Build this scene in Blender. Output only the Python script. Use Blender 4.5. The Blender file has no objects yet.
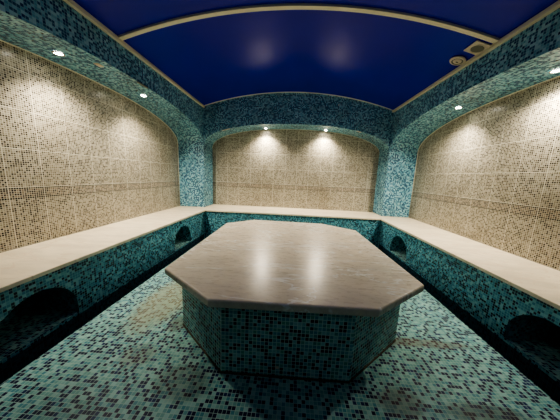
import bpy, bmesh, math, random
import numpy as np
from mathutils import Vector, Matrix
random.seed(7)
sc = bpy.context.scene
C = sc.collection
CZ = 1.15

# ------------------------------------------------------------------ room numbers (metres, platform top = 0)
XF, XW = 1.90, 2.46        # arch face plane / tiled niche wall plane (left and right)
YF, YW = 4.50, 5.00        # same for the far end
Y0 = -0.75                 # near end wall
ZB = 0.405                 # bench top
ZS, RISE = 1.73, 0.46      # arch springing and rise
ZC, SAG = 2.49, 0.30       # ceiling spring, vault rise
XB, YB = 1.745, 4.16       # bench front edges
ZT = -0.24                 # foot channel floor
XP, YP = 1.485, 3.80       # platform edge
YC, HL = 2.58, 1.92        # side arch centre, half length
RV = (XF * XF + SAG * SAG) / (2 * SAG)

def vault(x):
    return ZC + SAG - (RV - math.sqrt(max(0.0, RV * RV - x * x)))
def arch(u, half):
    t = min(1.0, abs(u) / half)
    return ZS + RISE * (1 - t ** 2.25) ** (1 / 2.05)

# ------------------------------------------------------------------ node helpers
class N:
    def __init__(s, name):
        s.m = bpy.data.materials.new(name); s.m.use_nodes = True
        s.t = s.m.node_tree; s.b = s.t.nodes['Principled BSDF']
    def new(s, k, **kw):
        n = s.t.nodes.new(k)
        for a, v in kw.items(): setattr(n, a, v)
        return n
    def put(s, sock, v):
        if isinstance(v, bpy.types.NodeSocket): s.t.links.new(v, sock)
        elif isinstance(v, (tuple, list)) and len(v) == 3 and sock.type == 'RGBA': sock.default_value = (*v, 1)
        else: sock.default_value = v
    def math(s, op, a, b=None, c=None):
        n = s.new('ShaderNodeMath', operation=op)
        s.put(n.inputs[0], a)
        if b is not None: s.put(n.inputs[1], b)
        if c is not None: s.put(n.inputs[2], c)
        return n.outputs[0]
    def mix(s, f, a, b, mode='MIX'):
        n = s.new('ShaderNodeMix', data_type='RGBA', blend_type=mode)
        s.put(n.inputs[0], f); s.put(n.inputs[6], a); s.put(n.inputs[7], b)
        return n.outputs[2]
    def ramp(s, f, stops, interp='CONSTANT'):
        n = s.new('ShaderNodeValToRGB'); r = n.color_ramp; r.interpolation = interp
        while len(r.elements) < len(stops): r.elements.new(0.5)
        for e, (p, c) in zip(r.elements, stops): e.position = p; e.color = (*c, 1)
        s.put(n.inputs[0], f); return n.outputs[0]
    def noise(s, vec, scale, detail=2, rough=.5, dist=0):
        n = s.new('ShaderNodeTexNoise'); s.put(n.inputs['Vector'], vec)
        n.inputs['Scale'].default_value = scale; n.inputs['Detail'].default_value = detail
        n.inputs['Roughness'].default_value = rough; n.inputs['Distortion'].default_value = dist
        return n.outputs[0]
    def xyz(s, x, y, z=0.0):
        n = s.new('ShaderNodeCombineXYZ'); s.put(n.inputs[0], x); s.put(n.inputs[1], y); s.put(n.inputs[2], z)
        return n.outputs[0]
    def white(s, vec):
        n = s.new('ShaderNodeTexWhiteNoise', noise_dimensions='3D'); s.put(n.inputs['Vector'], vec); return n.outputs[0]
    def spot(s, pos, cx, cy, rx, ry):
        """soft 0..1 blob round a place (object coordinates in metres)"""
        sp = s.new('ShaderNodeSeparateXYZ'); s.put(sp.inputs[0], pos)
        a = s.math('POWER', s.math('DIVIDE', s.math('SUBTRACT', sp.outputs[0], cx), rx), 2.0)
        b = s.math('POWER', s.math('DIVIDE', s.math('SUBTRACT', sp.outputs[1], cy), ry), 2.0)
        return s.math('MAXIMUM', s.math('SUBTRACT', 1.0, s.math('ADD', a, b)), 0.0)
    def bsdf(s, **kw):
        for k, v in kw.items(): s.put(s.b.inputs[k.replace('_', ' ')], v)
    def bump(s, h, strength, dist):
        n = s.new('ShaderNodeBump'); n.inputs['Strength'].default_value = strength
        n.inputs['Distance'].default_value = dist; s.put(n.inputs['Height'], h)
        s.t.links.new(n.outputs[0], s.b.inputs['Normal'])

def cells(n, pitch, ox=0, oy=0):
    uv = n.new('ShaderNodeUVMap').outputs[0]
    sp = n.new('ShaderNodeSeparateXYZ'); n.put(sp.inputs[0], uv)
    u = n.math('DIVIDE', n.math('ADD', sp.outputs[0], ox), pitch); v = n.math('DIVIDE', n.math('ADD', sp.outputs[1], oy), pitch)
    cu, cv = n.math('FLOOR', u), n.math('FLOOR', v)
    fu, fv = n.math('SUBTRACT', u, cu), n.math('SUBTRACT', v, cv)
    du = n.math('MINIMUM', fu, n.math('SUBTRACT', 1.0, fu)); dv = n.math('MINIMUM', fv, n.math('SUBTRACT', 1.0, fv))
    return sp, cu, cv, du, dv
def smooth(n, x, a, b):
    m = n.new('ShaderNodeMapRange', interpolation_type='SMOOTHSTEP'); n.put(m.inputs[0], x)
    m.inputs[1].default_value = a; m.inputs[2].default_value = b
    return m.outputs[0]

def mosaic(name, pitch, light, navy, grout, thr, cluster=.55, rough=.22, gw=.07, stain=None, mixw=.72, spec=.5):
    n = N(name)
    sp, cu, cv, du, dv = cells(n, pitch)
    cell = n.xyz(cu, cv)
    w = n.white(cell); w2 = n.white(n.xyz(cv, cu, 3.0))
    nz = n.noise(cell, cluster, 1, .6)
    k = n.math('ADD', n.math('MULTIPLY', nz, mixw), n.math('MULTIPLY', w, 1 - mixw))
    base = n.ramp(w2, [(i / len(light), c) for i, c in enumerate(light)])
    dark = n.ramp(w, [(i / len(navy), c) for i, c in enumerate(navy)])
    col = n.mix(n.math('GREATER_THAN', k, thr), base, dark)
    tile = n.math('MULTIPLY', smooth(n, du, gw * .5, gw * 1.6), smooth(n, dv, gw * .5, gw * 1.6))
    col = n.mix(tile, grout, col)
    tc = n.new('ShaderNodeTexCoord').outputs['Object']
    dirt = n.noise(tc, 2.2, 4, .6)
    col = n.mix(n.math('MULTIPLY', smooth(n, dirt, .45, .75), .35), col, (.02, .05, .05), 'MIX')
    if stain:
        ms = None
        sn = n.noise(tc, 9, 4, .65)
        for (cx, cy, rx, ry, st, c) in stain:
            m_ = n.math('MULTIPLY', smooth(n, n.math('MULTIPLY', n.spot(tc, cx, cy, rx, ry), n.math('ADD', sn, .35)), .1, .7), st)
            col = n.mix(n.math('MULTIPLY', m_, .6), col, c)
    n.bsdf(Base_Color=col, Roughness=n.math('SUBTRACT', .75, n.math('MULTIPLY', tile, .75 - rough)), Specular_IOR_Level=spec)
    # each glass tile sits a hair differently
    tilt = n.math('MULTIPLY', n.math('ADD', n.math('MULTIPLY', du, w), n.math('MULTIPLY', dv, w2)), .5)
    n.bump(n.math('ADD', tile, tilt), .35, .0015)
    return n.m

TEAL = [(.07, .24, .33), (.10, .31, .40), (.17, .41, .48), (.08, .27, .38), (.26, .50, .56)]
NAVY = [(.006, .022, .075), (.010, .035, .11), (.004, .012, .04)]
M = {}
M['floor'] = mosaic('sea_green_floor_mosaic', .0205,
    [(.22, .48, .45), (.29, .56, .52), (.37, .64, .60), (.19, .45, .45), (.12, .36, .40)], [(.006, .03, .10), (.012, .05, .16), (.008, .022, .08)],
    (.50, .70, .63), .545, 1.1, .42, .06,
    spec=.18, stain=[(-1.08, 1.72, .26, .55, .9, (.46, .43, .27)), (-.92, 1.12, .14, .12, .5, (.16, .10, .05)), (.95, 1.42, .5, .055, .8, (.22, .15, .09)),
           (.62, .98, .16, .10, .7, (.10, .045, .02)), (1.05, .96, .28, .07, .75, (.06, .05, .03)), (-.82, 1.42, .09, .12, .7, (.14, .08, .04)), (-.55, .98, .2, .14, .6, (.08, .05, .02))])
M['teal'] = mosaic('teal_bench_mosaic', .0205, TEAL, NAVY, (.22, .47, .48), .545, .9, .2, .06)
M['base'] = mosaic('teal_table_mosaic', .0225, [(.12, .40, .46), (.18, .50, .54), (.27, .60, .60), (.14, .42, .50), (.36, .68, .68), (.10, .36, .34), (.16, .48, .40)], NAVY, (.66, .86, .80), .60, .9, .2, .075, mixw=.35)
M['pier'] = mosaic('blue_wall_mosaic', .0215, [(.19, .44, .55), (.27, .53, .63), (.36, .61, .68), (.15, .40, .52)], [(.012, .045, .14), (.018, .07, .19), (.04, .13, .24)],
                   (.28, .50, .55), .515, .9, .25, .05)
M['channel'] = mosaic('channel_and_shadow_band_mosaic', .0225, [(.018, .06, .09), (.026, .075, .105)], [(.005, .014, .04)], (.026, .06, .08), .53, .62, .12)  # channel floor tiles; also colours the painted shadow strip on the benches

def tile_panel():
    n = N('beige_mosaic_wall_tile'); P = .018
    sp, cu, cv, du, dv = cells(n, P, 10 * P * 15 - .081, -(.95 % P))
    cell = n.xyz(cu, cv); w = n.white(cell); w2 = n.white(n.xyz(cv, cu, 5.0))
    col = n.ramp(w, [(0, (.46, .42, .34)), (.20, (.36, .325, .25)), (.36, (.31, .275, .21)), (.54, (.45, .41, .32)), (.60, (.18, .155, .115)), (.76, (.055, .048, .040))])
    # patterned band: z .83 - .95
    row = n.math('SUBTRACT', cv, float(math.floor((.95 - (.95 % P)) / P + .5)))      # 0 = first row above band
    inb = n.math('MULTIPLY', n.math('GREATER_THAN', row, -6.5), n.math('LESS_THAN', row, -.5))
    edge = n.math('ADD', n.math('COMPARE', row, -1.0, .4), n.math('COMPARE', row, -6.0, .4))
    bcol = n.ramp(w2, [(0, (.28, .22, .16)), (.28, (.08, .06, .05)), (.52, (.36, .30, .22)), (.72, (.04, .03, .03))])
    ecol = n.mix(n.math('GREATER_THAN', w, .15), (.12, .09, .07), (.014, .012, .012))
    col = n.mix(inb, col, bcol); col = n.mix(edge, col, ecol)
    tile = n.math('MULTIPLY', smooth(n, du, .06, .17), smooth(n, dv, .06, .17))
    col = n.mix(tile, (.64, .60, .50), col)
    # joints between the big ceramic sheets
    ju = n.math('ABSOLUTE', n.math('SUBTRACT', n.math('FRACT', n.math('ADD', n.math('DIVIDE', n.math('SUBTRACT', sp.outputs[0], .081), .27), .5)), .5))
    jv = n.math('ABSOLUTE', n.math('SUBTRACT', n.math('FRACT', n.math('ADD', n.math('DIVIDE', n.math('SUBTRACT', sp.outputs[1], .95), .342), .5)), .5))
    jv = n.math('ADD', jv, n.math('MULTIPLY', n.math('LESS_THAN', sp.outputs[1], .90), 1.0))
    j = n.math('MAXIMUM', n.math('LESS_THAN', ju, .014), n.math('LESS_THAN', jv, .012))
    col = n.mix(n.math('MULTIPLY', j, .8), col, (.82, .78, .66))
    tc = n.new('ShaderNodeTexCoord').outputs['Object']
    d = n.noise(tc, 1.7, 3, .6)
    col = n.mix(n.math('MULTIPLY', smooth(n, d, .45, .8), .3), col, (.16, .13, .08))
    n.bsdf(Base_Color=col, Roughness=n.math('SUBTRACT', .6, n.math('MULTIPLY', tile, .36)))
    n.bump(n.math('ADD', tile, n.math('MULTIPLY', n.math('MULTIPLY', du, w), 1.2)), .4, .0015)
    return n.m
M['beige'] = tile_panel()

def marble(name, base, vein, rough, vs, va):
    n = N(name)
    tc = n.new('ShaderNodeTexCoord').outputs['Object']
    mp = n.new('ShaderNodeMapping'); mp.inputs['Rotation'].default_value = (0, 0, va); mp.inputs['Scale'].default_value = (1, 3.2, 1)
    n.put(mp.inputs[0], tc); v = mp.outputs[0]
    warp = n.noise(v, 1.3, 5, .6, .8)
    r = n.math('ABSOLUTE', n.math('SUBTRACT', warp, .5))
    line = n.math('SUBTRACT', 1.0, smooth(n, r, 0, .022))
    cloud = n.noise(v, 2.6, 6, .62, .5)
    col = n.mix(smooth(n, cloud, .3, .72), base, tuple(c * .80 for c in base))
    col = n.mix(line, col, vein)
    fine = n.noise(v, 14, 4, .6, .3)
    col = n.mix(n.math('MULTIPLY', smooth(n, fine, .5, .8), .25), col, tuple(c * .78 for c in base))
    n.bsdf(Base_Color=col, Roughness=n.math('ADD', rough, n.math('MULTIPLY', fine, .12)), Specular_IOR_Level=.5)
    n.bump(fine, .08, .002)
    return n.m
M['table_marble'] = marble('grey_cream_marble', (.84, .75, .60), (.98, .95, .87), .22, 1, .12)
M['bench_marble'] = marble('cream_marble', (.86, .76, .59), (.72, .60, .45), .35, 1, .6)

def plain(name, col, rough, metal=0, grain=.06, emit=0, ecol=(1, .93, .8)):
    n = N(name)
    tc = n.new('ShaderNodeTexCoord').outputs['Object']
    nz = n.noise(tc, 12, 3)
    n.bsdf(Base_Color=n.mix(n.math('MULTIPLY', nz, grain * 4), col, tuple(c * .6 for c in col)), Roughness=rough, Metallic=metal)
    if emit: n.bsdf(Emission_Color=ecol, Emission_Strength=emit)
    return n.m
M['trim'] = plain('cream_trim', (.72, .68, .52), .4)
M['bead'] = plain('cream_bead', (.85, .82, .68), .4)
M['cream'] = plain('cream_plastic', (.62, .56, .44), .4)
M['grille'] = plain('grey_green_grille', (.16, .17, .14), .6)
M['chrome'] = plain('satin_lamp_ring', (.7, .66, .58), .25, .8)
M['lamp'] = plain('lit_lamp_lens', (1, .95, .85), .3, emit=60, grain=0)
M['black'] = plain('dark_slot', (.02, .02, .02), .6)
M['door'] = plain('dark_wooden_door', (.06, .04, .03), .4)
M['chip'] = plain('pale_grout_patch', (.75, .68, .58), .6)
def stretch():
    n = N('deep_blue_gloss_ceiling')
    tc = n.new('ShaderNodeTexCoord').outputs['Object']
    nz = n.noise(tc, 1.2, 2)
    n.bsdf(Base_Color=n.mix(nz, (.001, .006, .34), (.001, .010, .46)), Roughness=.27, Specular_IOR_Level=.3)
    n.bump(n.noise(tc, 3.0, 2), .15, .01)
    return n.m
M['blue'] = stretch()

# ------------------------------------------------------------------ mesh builder with metre UVs
class MB:
    def __init__(s): s.v = []; s.f = []; s.uv = []; s.mi = []
    def poly(s, pts, uvs=None, mi=0, flip=False):
        pts = [Vector(p) for p in pts]
        if uvs is None:
            nrm = (pts[1] - pts[0]).cross(pts[2] - pts[0])
            if nrm.length < 1e-9 and len(pts) > 3: nrm = (pts[2] - pts[0]).cross(pts[3] - pts[0])
            a = [abs(c) for c in nrm]
            if a[2] >= max(a[0], a[1]): uvs = [(p.x, p.y) for p in pts]
            elif a[0] >= .92 * nrm.length: uvs = [(p.y, p.z) for p in pts]
            elif a[1] >= .92 * nrm.length: uvs = [(p.x, p.z) for p in pts]
            else:
                t = Vector((-nrm.y, nrm.x, 0)).normalized(); uvs = [(p.dot(t), p.z) for p in pts]
        if flip: pts = pts[::-1]; uvs = list(uvs)[::-1]
        b = len(s.v); s.v += [tuple(p) for p in pts]; s.f.append(tuple(range(b, b + len(pts)))); s.uv += [tuple(u) for u in uvs]; s.mi.append(mi)
    def strip(s, A, B, ua=None, ub=None, mi=0, flip=False):
        for i in range(len(A) - 1):
            uv = None if ua is None else [ua[i], ua[i + 1], ub[i + 1], ub[i]]
            s.poly([A[i], A[i + 1], B[i + 1], B[i]], uv, mi, flip)
    def box(s, x0, x1, y0, y1, z0, z1, mi=0, skip=''):
        P = lambda x, y, z: (x, y, z)
        F = {'b': [(x0, y0, z0), (x0, y1, z0), (x1, y1, z0), (x1, y0, z0)], 't': [(x0, y0, z1), (x1, y0, z1), (x1, y1, z1), (x0, y1, z1)],
             'f': [(x0, y0, z0), (x1, y0, z0), (x1, y0, z1), (x0, y0, z1)], 'k': [(x1, y1, z0), (x0, y1, z0), (x0, y1, z1), (x1, y1, z1)],
             'l': [(x0, y1, z0), (x0, y0, z0), (x0, y0, z1), (x0, y1, z1)], 'r': [(x1, y0, z0), (x1, y1, z0), (x1, y1, z1), (x1, y0, z1)]}
        for k, q in F.items():
            if k not in skip: s.poly(q, None, mi)
    def build(s, name, mats, parent=None, smooth_=False, merge=True, loc=None):
        me = bpy.data.meshes.new(name); me.from_pydata(s.v, [], s.f)
        uvl = me.uv_layers.new(name='UVMap')
        for i, u in enumerate(s.uv): uvl.data[i].uv = u
        for m in (mats if isinstance(mats, (list, tuple)) else [mats]): me.materials.append(m)
        for p, i in zip(me.polygons, s.mi): p.material_index = i
        if merge:
            bm = bmesh.new(); bm.from_mesh(me); bmesh.ops.remove_doubles(bm, verts=bm.verts, dist=1e-5)
            bm.to_mesh(me); bm.free()
        if smooth_:
            for p in me.polygons: p.use_smooth = True
        o = bpy.data.objects.new(name, me); C.objects.link(o)
        if parent: o.parent = parent
        if loc: o.location = loc
        return o
def tag(o, label=None, cat=None, group=None, kind=None):
    if label: o['label'] = label
    if cat: o['category'] = cat
    if group: o['group'] = group
    if kind: o['kind'] = kind
    return o
def empty(name, loc=(0, 0, 0)):
    o = bpy.data.objects.new(name, None); o.location = loc; o.empty_display_size = .1; C.objects.link(o); return o
def bevel(o, w, seg=2, ang=35):
    b = o.modifiers.new('bevel', 'BEVEL'); b.width = w; b.segments = seg; b.limit_method = 'ANGLE'; b.angle_limit = math.radians(ang)
def tube(pts, r, name, mat, parent=None, close=False):
    cu = bpy.data.curves.new(name, 'CURVE'); cu.dimensions = '3D'; cu.bevel_depth = r; cu.bevel_resolution = 2
    sp = cu.splines.new('POLY'); sp.points.add(len(pts) - 1)
    for p, q in zip(sp.points, pts): p.co = (*q, 1)
    me0 = bpy.data.objects.new('tmp', cu); C.objects.link(me0)
    bpy.context.view_layer.update()
    me = bpy.data.meshes.new_from_object(me0.evaluated_get(bpy.context.evaluated_depsgraph_get()))
    bpy.data.objects.remove(me0); me.materials.clear(); me.materials.append(mat)
    for p in me.polygons: p.use_smooth = True
    o = bpy.data.objects.new(name, me); C.objects.link(o)
    if parent: o.parent = parent
    return o

# ------------------------------------------------------------------ platform + channel = the floor
mb = MB()
mb.poly([(-XP, Y0, 0), (XP, Y0, 0), (XP, YP, 0), (-XP, YP, 0)])
for s in (-1, 1):
    mb.poly([(s * XP, Y0, ZT), (s * XP, YP, ZT), (s * XP, YP, 0), (s * XP, Y0, 0)], flip=(s > 0))
mb.poly([(-XP, YP, ZT), (XP, YP, ZT), (XP, YP, 0), (-XP, YP, 0)], flip=True)
fl = mb.build('floor', [M['floor']]); tag(fl, kind='structure'); bevel(fl, .006, 2)
mb = MB()
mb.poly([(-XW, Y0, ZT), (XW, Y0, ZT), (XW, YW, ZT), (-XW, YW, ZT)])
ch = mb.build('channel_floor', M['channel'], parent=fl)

# ------------------------------------------------------------------ side walls
def side_wall(s, nm):
    X = lambda x: s * x
    A, B = YC - HL, YC + HL
    n = 72
    ys = [YC - HL * math.cos(math.pi * i / n) for i in range(n + 1)]
    zs = [arch(y - YC, HL) for y in ys]
    # tiled niche wall
    mb = MB()
    mb.strip([(X(XW), y, ZB + .0004) for y in ys], [(X(XW), y, z) for y, z in zip(ys, zs)], flip=(s > 0))
    w = mb.build('wall_' + nm, M['beige']); tag(w, kind='structure')
    # mosaic arch surround: face + soffit + jambs
    mb = MB()
    mb.strip([(X(XF), y, z) for y, z in zip(ys, zs)], [(X(XF), y, ZC) for y in ys], flip=(s > 0))
    mb.poly([(X(XF), Y0, ZB + .0004), (X(XF), A, ZB + .0004), (X(XF), A, ZC), (X(XF), Y0, ZC)], flip=(s > 0))
    path = [(A, ZB + .0004)] + list(zip(ys, zs)) + [(B, ZB + .0004)]
    L = [0]
    for i in range(1, len(path)): L.append(L[-1] + math.hypot(path[i][0] - path[i-1][0], path[i][1] - path[i-1][1]))
    mb.strip([(X(XF), y, z) for y, z in path], [(X(XW), y, z) for y, z in path],
             [(l, XF) for l in L], [(l, XW) for l in L], flip=(s < 0))
    mb.build('arch_surround', M['pier'], parent=w)
    tube([(X(XW - .004), y, z - .003) for y, z in path[1:]] + [(X(XW - .004), B - .003, ZB + .009)], .0065, 'tile_edge_bead', M['bead'], parent=w)
    return w
wl = side_wall(-1, 'left'); wr = side_wall(1, 'right')

# ------------------------------------------------------------------ far wall
n = 72
xs = [-XF * math.cos(math.pi * i / n) for i in range(n + 1)]
zs = [arch(x, XF) for x in xs]
mb = MB()
mb.strip([(x, YW, ZB + .0004) for x in xs], [(x, YW, z) for x, z in zip(xs, zs)])
wb = mb.build('wall_back', M['beige']); tag(wb, kind='structure')
mb = MB()
mb.strip([(x, YF, z) for x, z in zip(xs, zs)], [(x, YF, vault(x)) for x in xs])
path = [(-XF, ZB + .0004)] + list(zip(xs, zs)) + [(XF, ZB + .0004)]
L = [0]
for i in range(1, len(path)): L.append(L[-1] + math.hypot(path[i][0] - path[i-1][0], path[i][1] - path[i-1][1]))
mb.strip([(x, YF, z) for x, z in path], [(x, YW, z) for x, z in path], [(l, YF) for l in L], [(l, YW) for l in L], flip=True)
mb.build('arch_surround', M['pier'], parent=wb)
tube([(x, YW - .004, z - .003) for x, z in zip(xs, zs)], .0035, 'tile_edge_bead', M['bead'], parent=wb)

# ------------------------------------------------------------------ near wall (behind the camera) with the door
mb = MB()
xs2 = [-XF + 2 * XF * i / 24 for i in range(25)]
mb.strip([(x, Y0, ZT) for x in xs2], [(x, Y0, vault(x)) for x in xs2], flip=True)
for s in (-1, 1):
    mb.poly([(s * XF, Y0, ZT), (s * XW, Y0, ZT), (s * XW, Y0, ZC), (s * XF, Y0, ZC)], flip=(s > 0))
wf = mb.build('wall_front', M['pier']); tag(wf, kind='structure')
mb = MB(); mb.box(-.45, .45, Y0 + .002, Y0 + .045, .001, 1.98)
dr = mb.build('door_1', M['door']); tag(dr, kind='structure'); bevel(dr, .006)
tube([(.36, Y0 + .046, .95), (.36, Y0 + .09, .95), (.26, Y0 + .09, .95)], .009, 'door_handle', M['chrome'], parent=dr)

# ------------------------------------------------------------------ vaulted stretch ceiling
mb = MB()
mb.strip([(x, Y0, vault(x)) for x in xs2], [(x, YF, vault(x)) for x in xs2])
ce = mb.build('ceiling', M['blue'], smooth_=True); tag(ce, kind='structure')
# side trims, rib, far-edge trim
def prism_y(x0, x1, z0, z1, y0, y1, name):
    mb = MB(); mb.box(min(x0, x1), max(x0, x1), y0, y1, z0, z1); o = mb.build(name, M['trim']); bevel(o, .004); return tag(o, kind='structure')
prism_y(-XF + .001, -XF + .040, ZC - .035, ZC + .004, Y0 + .002, YF - .002, 'trim_1')
prism_y(XF - .040, XF - .001, ZC - .035, ZC + .004, Y0 + .002, YF - .002, 'trim_2')
def rib(y0, y1, th, name, mat='trim'):
    mb = MB()
    xr = [-(XF - .042) + 2 * (XF - .042) * i / 48 for i in range(49)]
    lo = [(x, vault(x) - th) for x in xr]; hi = [(x, vault(x) - .0005) for x in xr]
    mb.strip([(x, y0, z) for x, z in lo], [(x, y1, z) for x, z in lo])
    mb.strip([(x, y0, z) for x, z in lo], [(x, y0, z) for x, z in hi], flip=True)
    mb.strip([(x, y1, z) for x, z in lo], [(x, y1, z) for x, z in hi])
    for k in (0, -1):
        mb.poly([(lo[k][0], y0, lo[k][1]), (lo[k][0], y1, lo[k][1]), (hi[k][0], y1, hi[k][1]), (hi[k][0], y0, hi[k][1])], flip=(k == 0))
    return tag(mb.build(name, M[mat]), kind='structure')
rib(2.325, 2.375, .022, 'trim_3'); rib(YF - .022, YF - .001, .014, 'trim_4', 'bead'); rib(.25, .30, .022, 'trim_5')

# ------------------------------------------------------------------ benches
def arch_opening(cy, hw=.265, top=.26, bot=-.07, n=20):
    pts = [(cy - hw, bot)]
    for i in range(n + 1):
        a = math.pi - math.pi * i / n
        pts.append((cy + hw * math.cos(a), .0 + top * math.sin(a)))
    pts.append((cy + hw, bot)); return pts
def bench_front(s, x, centres, y0, y1, ztop, depth=.42):
    """vertical mosaic face with arched foot recesses; returns (face, [recess builders])"""
    mb = MB(); rec = []
    P = lambda y, z, d=0: (s * (x + d), y, z)
    cur = y0
    for c in centres:
        o = arch_opening(c)
        ya, yb = o[0][0], o[-1][0]
        mb.poly([P(cur, ZT), P(ya, ZT), P(ya, ztop), P(cur, ztop)], flip=(s > 0))
        mid = o[1:-1]
        mb.strip([P(y, z) for y, z in mid], [P(y, ztop) for y, z in mid], flip=(s > 0))
        mb.poly([P(ya, ZT), P(yb, ZT), P(yb, -.07), P(ya, -.07)], flip=(s > 0))
        # recess lining
        r = MB(); L = [0]
        for i in range(1, len(o)): L.append(L[-1] + math.dist(o[i], o[i-1]))
        r.strip([P(y, z) for y, z in o], [P(y, z, depth) for y, z in o], [(l, x) for l in L], [(l, x + depth) for l in L], flip=(s < 0))
        r.poly([P(ya, -.07), P(yb, -.07), P(yb, -.07, depth), P(ya, -.07, depth)], mi=1)
        r.poly([P(y, z, depth) for y, z in o], mi=0)
        rec.append(r)
        cur = yb
    mb.poly([P(cur, ZT), P(y1, ZT), P(y1, ztop), P(cur, ztop)], flip=(s > 0))
    return mb, rec
TH = .032
def side_bench(s, label, cy, stain):
    t = empty('stone_bench', (s * 2.1, 2.0, ZT)); off = Vector(t.location)
    def sub(o): o.parent = t; o.matrix_parent_inverse = Matrix.Translation(-off); return o
    mb, rec = bench_front(s, XB + .028, cy, Y0 + .003, YB - .001, ZB - TH)
    sub(mb.build('bench_front', M['teal']))
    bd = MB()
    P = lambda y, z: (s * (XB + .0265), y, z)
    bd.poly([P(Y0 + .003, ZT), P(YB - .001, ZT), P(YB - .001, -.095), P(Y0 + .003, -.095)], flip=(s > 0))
    sub(bd.build('painted_shadow_band', M['channel']))  # shadow along the lower bench front, painted as a dark mosaic strip
    for r in rec: sub(r.build('arched_recess', [M['teal'], M['floor']]))
    # slab with mitred far end
    mb = MB()
    a, b = s * XB, s * (XW - .002)
    A = YC - HL + .002
    top = [(a, Y0 + .003), (s * (XF - .002), Y0 + .003), (s * (XF - .002), A), (b, A), (b, YB - .001), (a, YB - .001)]
    up = [(x, y, ZB) for x, y in top]; dn = [(x, y, ZB - TH) for x, y in top]
    mb.poly(up, flip=(s < 0)); mb.poly(dn, flip=(s > 0))
    for i in range(6):
        j = (i + 1) % 6; mb.poly([dn[i], dn[j], up[j], up[i]], flip=(s < 0))
    o = sub(mb.build('seat_slab', M['bench_marble'])); bevel(o, .006, 3)
    return tag(t, label, 'bench')
side_bench(-1, 'long cream marble topped bench under the left niche, its arched foot recess at lower left', [1.29, 3.32], None)
side_bench(1, 'long cream marble topped bench under the right niche, its arched foot recess at lower right', [1.38, 3.43], None)
t = empty('stone_bench', (0, 4.5, ZT)); off = Vector(t.location)
def sub(o): o.parent = t; o.matrix_parent_inverse = Matrix.Translation(-off); return o
mb = MB(); mb.poly([(-XB - .028, YB + .028, ZT), (XB + .028, YB + .028, ZT), (XB + .028, YB + .028, ZB - TH), (-XB - .028, YB + .028, ZB - TH)])
for q in (-1, 1):
    mb.poly([(q * (XB + .028), YB, ZT), (q * (XB + .028), YB + .028, ZT), (q * (XB + .028), YB + .028, ZB - TH), (q * (XB + .028), YB, ZB - TH)], flip=(q > 0))
sub(mb.build('bench_front', M['teal']))
mb = MB(); xo = XW - .002
top = [(-xo, YB), (xo, YB), (xo, YF - .002), (XF - .0025, YF - .002), (XF - .0025, YW - .002), (-XF + .0025, YW - .002), (-XF + .0025, YF - .002), (-xo, YF - .002)]
up = [(x, y, ZB) for x, y in top]; dn = [(x, y, ZB - TH) for x, y in top]
mb.poly(up); mb.poly(dn, flip=True)
for i in range(8):
    j = (i + 1) % 8; mb.poly([dn[i], dn[j], up[j], up[i]])
bevel(sub(mb.build('seat_slab', M['bench_marble'])), .005, 3)
tag(t, 'short cream marble topped bench across the far wall behind the octagonal table', 'bench')

# ------------------------------------------------------------------ octagonal heated table
SL = [(-.409, .990), (.472, 1.012), (.878, 1.318), (.842, 2.70), (.448, 3.00), (-.535, 3.025), (-.853, 2.72), (-.844, 1.315)]
def inset(P, d):
    out = []; n = len(P)
    for i in range(n):
        a, b, c = Vector(P[i-1]), Vector(P[i]), Vector(P[(i+1) % n])
        e1 = (b - a).normalized(); e2 = (c - b).normalized()
        n1 = Vector((-e1.y, e1.x)); n2 = Vector((-e2.y, e2.x))
        k = (n1 + n2); k = k / (k.dot(n1))
        out.append(tuple(b + k * d))
    return out
t = empty('marble_table', (0, 2.0, 0)); off = Vector(t.location)
def prism(P, z0, z1, name, mat):
    mb = MB(); up = [(x, y, z1) for x, y in P]; dn = [(x, y, z0) for x, y in P]
    mb.poly(up); mb.poly(dn, flip=True)
    for i in range(len(P)):
        j = (i + 1) % len(P); mb.poly([dn[i], dn[j], up[j], up[i]])
    return mb.build(name, mat)
o = sub(prism(SL, .452, .50, 'table_slab', M['table_marble'])); bevel(o, .012, 3, 50)
BS = inset(SL, .075); BS[0] = (-.362, 1.052); BS[1] = (.376, 1.062); BS[2] = (.80, 1.42); BS[7] = (-.775, 1.41)
o = sub(prism(BS, .0005, .4515, 'table_base', M['base']))
o['label'] = 'eight sided base clad in teal and navy mosaic'
mb = MB()
skirt_o = inset(BS, -.005)
for i in range(8):
    j = (i + 1) % 8
    mb.poly([(*skirt_o[i], .0008), (*skirt_o[j], .0008), (*skirt_o[j], .010), (*skirt_o[i], .010)])
    mb.poly([(*skirt_o[i], .010), (*skirt_o[j], .010), (*BS[j], .012), (*BS[i], .012)])
sub(mb.build('sealant_line', plain('brown_sealant', (.10, .08, .045), .7)))
mb = MB(); c0 = Vector(BS[0]).lerp(Vector(BS[1]), .43)
dx = (Vector(BS[1]) - Vector(BS[0])).normalized(); nn = Vector((dx.y, -dx.x))
mb.poly([(*(c0 + nn * .0012), .055), (*(c0 + dx * .019 + nn * .0012), .055), (*(c0 + dx * .019 + nn * .0012), .074), (*(c0 + nn * .0012), .074)])
o = sub(mb.build('replacement_tile', M['chip'])); o['label'] = 'single beige tile in the teal mosaic'
tag(t, 'large octagonal marble topped table on a teal mosaic base in the middle of the platform', 'table')

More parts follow.
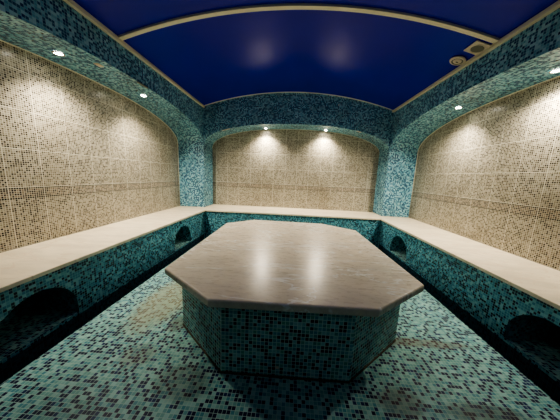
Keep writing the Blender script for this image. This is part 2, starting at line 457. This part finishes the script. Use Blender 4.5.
# ------------------------------------------------------------------ recessed lamps
def disc(mb, r, z, n=28, cx=0, cy=0):
    mb.poly([(cx + r * math.cos(2 * math.pi * i / n), cy + r * math.sin(2 * math.pi * i / n), z) for i in range(n)], flip=True)
def lathe(prof, n=32):
    mb = MB()
    for (r0, z0), (r1, z1) in zip(prof[:-1], prof[1:]):
        for i in range(n):
            a, b = 2 * math.pi * i / n, 2 * math.pi * (i + 1) / n
            q = [(r0 * math.cos(a), r0 * math.sin(a), z0), (r0 * math.cos(b), r0 * math.sin(b), z0),
                 (r1 * math.cos(b), r1 * math.sin(b), z1), (r1 * math.cos(a), r1 * math.sin(a), z1)]
            if r0 < 1e-6: q = q[1:]
            elif r1 < 1e-6: q = q[:3]
            mb.poly(q)
    return mb
ring_me = lathe([(.030, -.001), (.031, -.006), (.036, -.009), (.043, -.007), (.046, -.0005)]).build('lamp_ring', M['chrome'], smooth_=True)
lens_me = lathe([(0.0, -.007), (.018, -.006), (.029, -.002)]).build('lamp_lens', M['lamp'], smooth_=True)
rme, lme = ring_me.data, lens_me.data
bpy.data.objects.remove(ring_me); bpy.data.objects.remove(lens_me)
POW = 60.0
def lamp(x, y, label, wall, power=1.0, aim=(0, 0)):
    if wall == 'back': z = arch(x, XF); sl = (arch(x + .01, XF) - arch(x - .01, XF)) / .02; rot = (0, -math.atan(sl), 0)
    else: z = arch(y - YC, HL); sl = (arch(y + .01 - YC, HL) - arch(y - .01 - YC, HL)) / .02; rot = (math.atan(sl), 0, 0)
    t = empty('recessed_lamp', (x, y, z - .0015)); t.rotation_euler = rot
    for nme, me in (('lamp_ring', rme), ('lamp_lens', lme)):
        o = bpy.data.objects.new(nme, me); C.objects.link(o); o.parent = t
    tag(t, label, 'lamp', None)
    ld = bpy.data.lights.new('lamp_light', 'SPOT'); ld.energy = POW * power; ld.spot_size = math.radians(138); ld.spot_blend = 1.0
    ld.shadow_soft_size = .03; ld.color = (1.0, .89, .71)
    lo = bpy.data.objects.new('lamp_light', ld); C.objects.link(lo); lo.location = (x, y, z - .035)
    lo.rotation_euler = (Vector((0, -.22, -1)) if wall == 'back' else Vector((-.22 if x > 0 else .22, .22, -1))).to_track_quat('-Z', 'Y').to_euler()
lamp(-2.20, 2.02, 'lit recessed lamp in the left arch soffit, nearer of the two on that side', 'side')
lamp(-2.14, 3.06, 'lit recessed lamp in the left arch soffit, near the far corner', 'side')
lamp(2.21, 3.22, 'lit recessed lamp in the right arch soffit, below the square vent', 'side')
lamp(2.31, 2.22, 'lit recessed lamp in the right arch soffit, at the right edge of the photo', 'side')
lamp(-.65, 4.86, 'lit recessed lamp over the far wall, left one of the pair', 'back')
lamp(.66, 4.86, 'lit recessed lamp over the far wall, right one of the pair', 'back')

t = empty('wall_lamp', (0, Y0 + .002, 2.2))  # unseen lamp, added to brighten the front of the table base
o = lathe([(.11, 0), (.11, -.02), (.10, -.03)]).build('fill_lamp_base', M['cream'], parent=t, smooth_=True); o.rotation_euler = (math.pi / 2, 0, 0)
o = lathe([(.10, -.03), (.09, -.06), (.06, -.08), (0, -.085)]).build('fill_lamp_shade', plain('fill_lamp_glass', (.8, .78, .7), .4, emit=1.5), parent=t, smooth_=True); o.rotation_euler = (math.pi / 2, 0, 0)
tag(t, 'added round fill lamp above the door behind the camera', 'lamp')
ld = bpy.data.lights.new('wall_lamp_light', 'POINT'); ld.energy = 3.2; ld.shadow_soft_size = .12; ld.color = (1, .93, .8)
lo = bpy.data.objects.new('wall_lamp_light', ld); C.objects.link(lo); lo.location = (0, Y0 + .24, 2.2)

# ------------------------------------------------------------------ vent and detector on the vault
def on_vault(x, y):
    return (x, y, vault(x)), (0, -math.asin(-x / RV) * 1.0, 0)
p, r = on_vault(1.795, 2.52)
SLOPE = math.asin(1.80 / RV)
t = empty('ceiling_vent', (1.808, 2.50, vault(1.808) - .001)); t.rotation_euler = (0, SLOPE, 0)
mb = MB(); mb.box(-.082, .082, -.085, .085, -.014, -.001); o = mb.build('vent_plate', M['cream'], parent=t); bevel(o, .004)
lathe([(0, -.0165), (.050, -.0165), (.056, -.0145)]).build('vent_grille', M['grille'], parent=t)
o = lathe([(.056, -.0142), (.058, -.019), (.063, -.019), (.066, -.0142)]).build('grille_ring', M['cream'], parent=t, smooth_=True)
tag(t, 'square cream ceiling vent plate with a round grey grille beside the right trim', 'vent')
t = empty('smoke_detector', (1.79, 2.74, vault(1.79) - .001)); t.rotation_euler = (0, SLOPE, 0)
lathe([(.068, -.0005), (.080, -.010), (.074, -.020), (.056, -.024)]).build('detector_base', M['cream'], parent=t, smooth_=True)
lathe([(.056, -.022), (.050, -.018), (.042, -.019)]).build('detector_groove', M['grille'], parent=t, smooth_=True)
lathe([(.042, -.018), (.040, -.024), (.028, -.027), (0, -.028)]).build('detector_cap', M['cream'], parent=t, smooth_=True)
mb = MB(); mb.box(-.012, .012, -.006, .006, -.030, -.027); mb.build('detector_light', M['black'], parent=t)
tag(t, 'round cream smoke detector on the blue ceiling next to the square vent', 'detector')

# ------------------------------------------------------------------ small pale plates on arch edges
def plate(loc, size, rot, label, mat='cream'):
    mb = MB(); a, b, c = size; mb.box(-a / 2, a / 2, -b / 2, b / 2, -c / 2, c / 2)
    o = mb.build('cover_plate', M[mat], loc=loc); o.rotation_euler = rot; bevel(o, min(size) * .25)
    return tag(o, label, 'plate', 'pale cover plates on the arch edges')
sl = lambda u, half: math.atan((arch(u + .02, half) - arch(u - .02, half)) / .04)
plate((-2.02, 2.24, arch(2.24 - YC, HL) - .004), (.05, .07, .006), (0, 0, 0), 'small pale square plate on the left arch soffit between the two lamps')
plate((-1.905, 2.72, arch(2.72 - YC, HL) - .005), (.03, .17, .012), (sl(2.72 - YC, HL), 0, 0), 'long thin grey cream plate on the left arch edge', 'grille')
plate((-1.43, YF + .012, arch(-1.43, XF) - .004), (.17, .035, .010), (0, -sl(-1.43, XF), 0), 'thin pale plate on the left shoulder of the far arch')
plate((1.27, YF + .012, arch(1.27, XF) - .004), (.09, .035, .010), (0, -sl(1.27, XF), 0), 'small pale plate on the right shoulder of the far arch')
plate((.83, YF - .003, 2.57), (.022, .006, .022), (0, 0, 0), 'tiny pale square on the far beam, upper right of the arch', 'chip')

# ------------------------------------------------------------------ world, camera, colour
w = bpy.data.worlds.new('world'); sc.world = w; w.use_nodes = True
w.node_tree.nodes['Background'].inputs[0].default_value = (.02, .03, .04, 1); w.node_tree.nodes['Background'].inputs[1].default_value = .3
yaw, pitch, roll = -0.05333805, -0.15993321, 0.04180458
F = Vector((math.sin(yaw) * math.cos(pitch), math.cos(yaw) * math.cos(pitch), math.sin(pitch)))
r = Vector((math.cos(yaw), -math.sin(yaw), 0)); u = r.cross(F)
r2 = r * math.cos(roll) + u * math.sin(roll); u2 = -r * math.sin(roll) + u * math.cos(roll)
cd = bpy.data.cameras.new('camera'); cam = bpy.data.objects.new('camera', cd); C.objects.link(cam)
cd.sensor_width = 36; cd.lens = 212 / 560 * 36; cd.clip_start = .02
cam.matrix_world = Matrix(((r2.x, u2.x, -F.x, 0), (r2.y, u2.y, -F.y, 0), (r2.z, u2.z, -F.z, CZ), (0, 0, 0, 1)))
sc.camera = cam
sc.view_settings.view_transform = 'AgX'
sc.view_settings.look = 'AgX - High Contrast'
sc.view_settings.exposure = .8
sc.cycles.max_bounces = 10; sc.cycles.diffuse_bounces = 6; sc.cycles.sample_clamp_indirect = 4
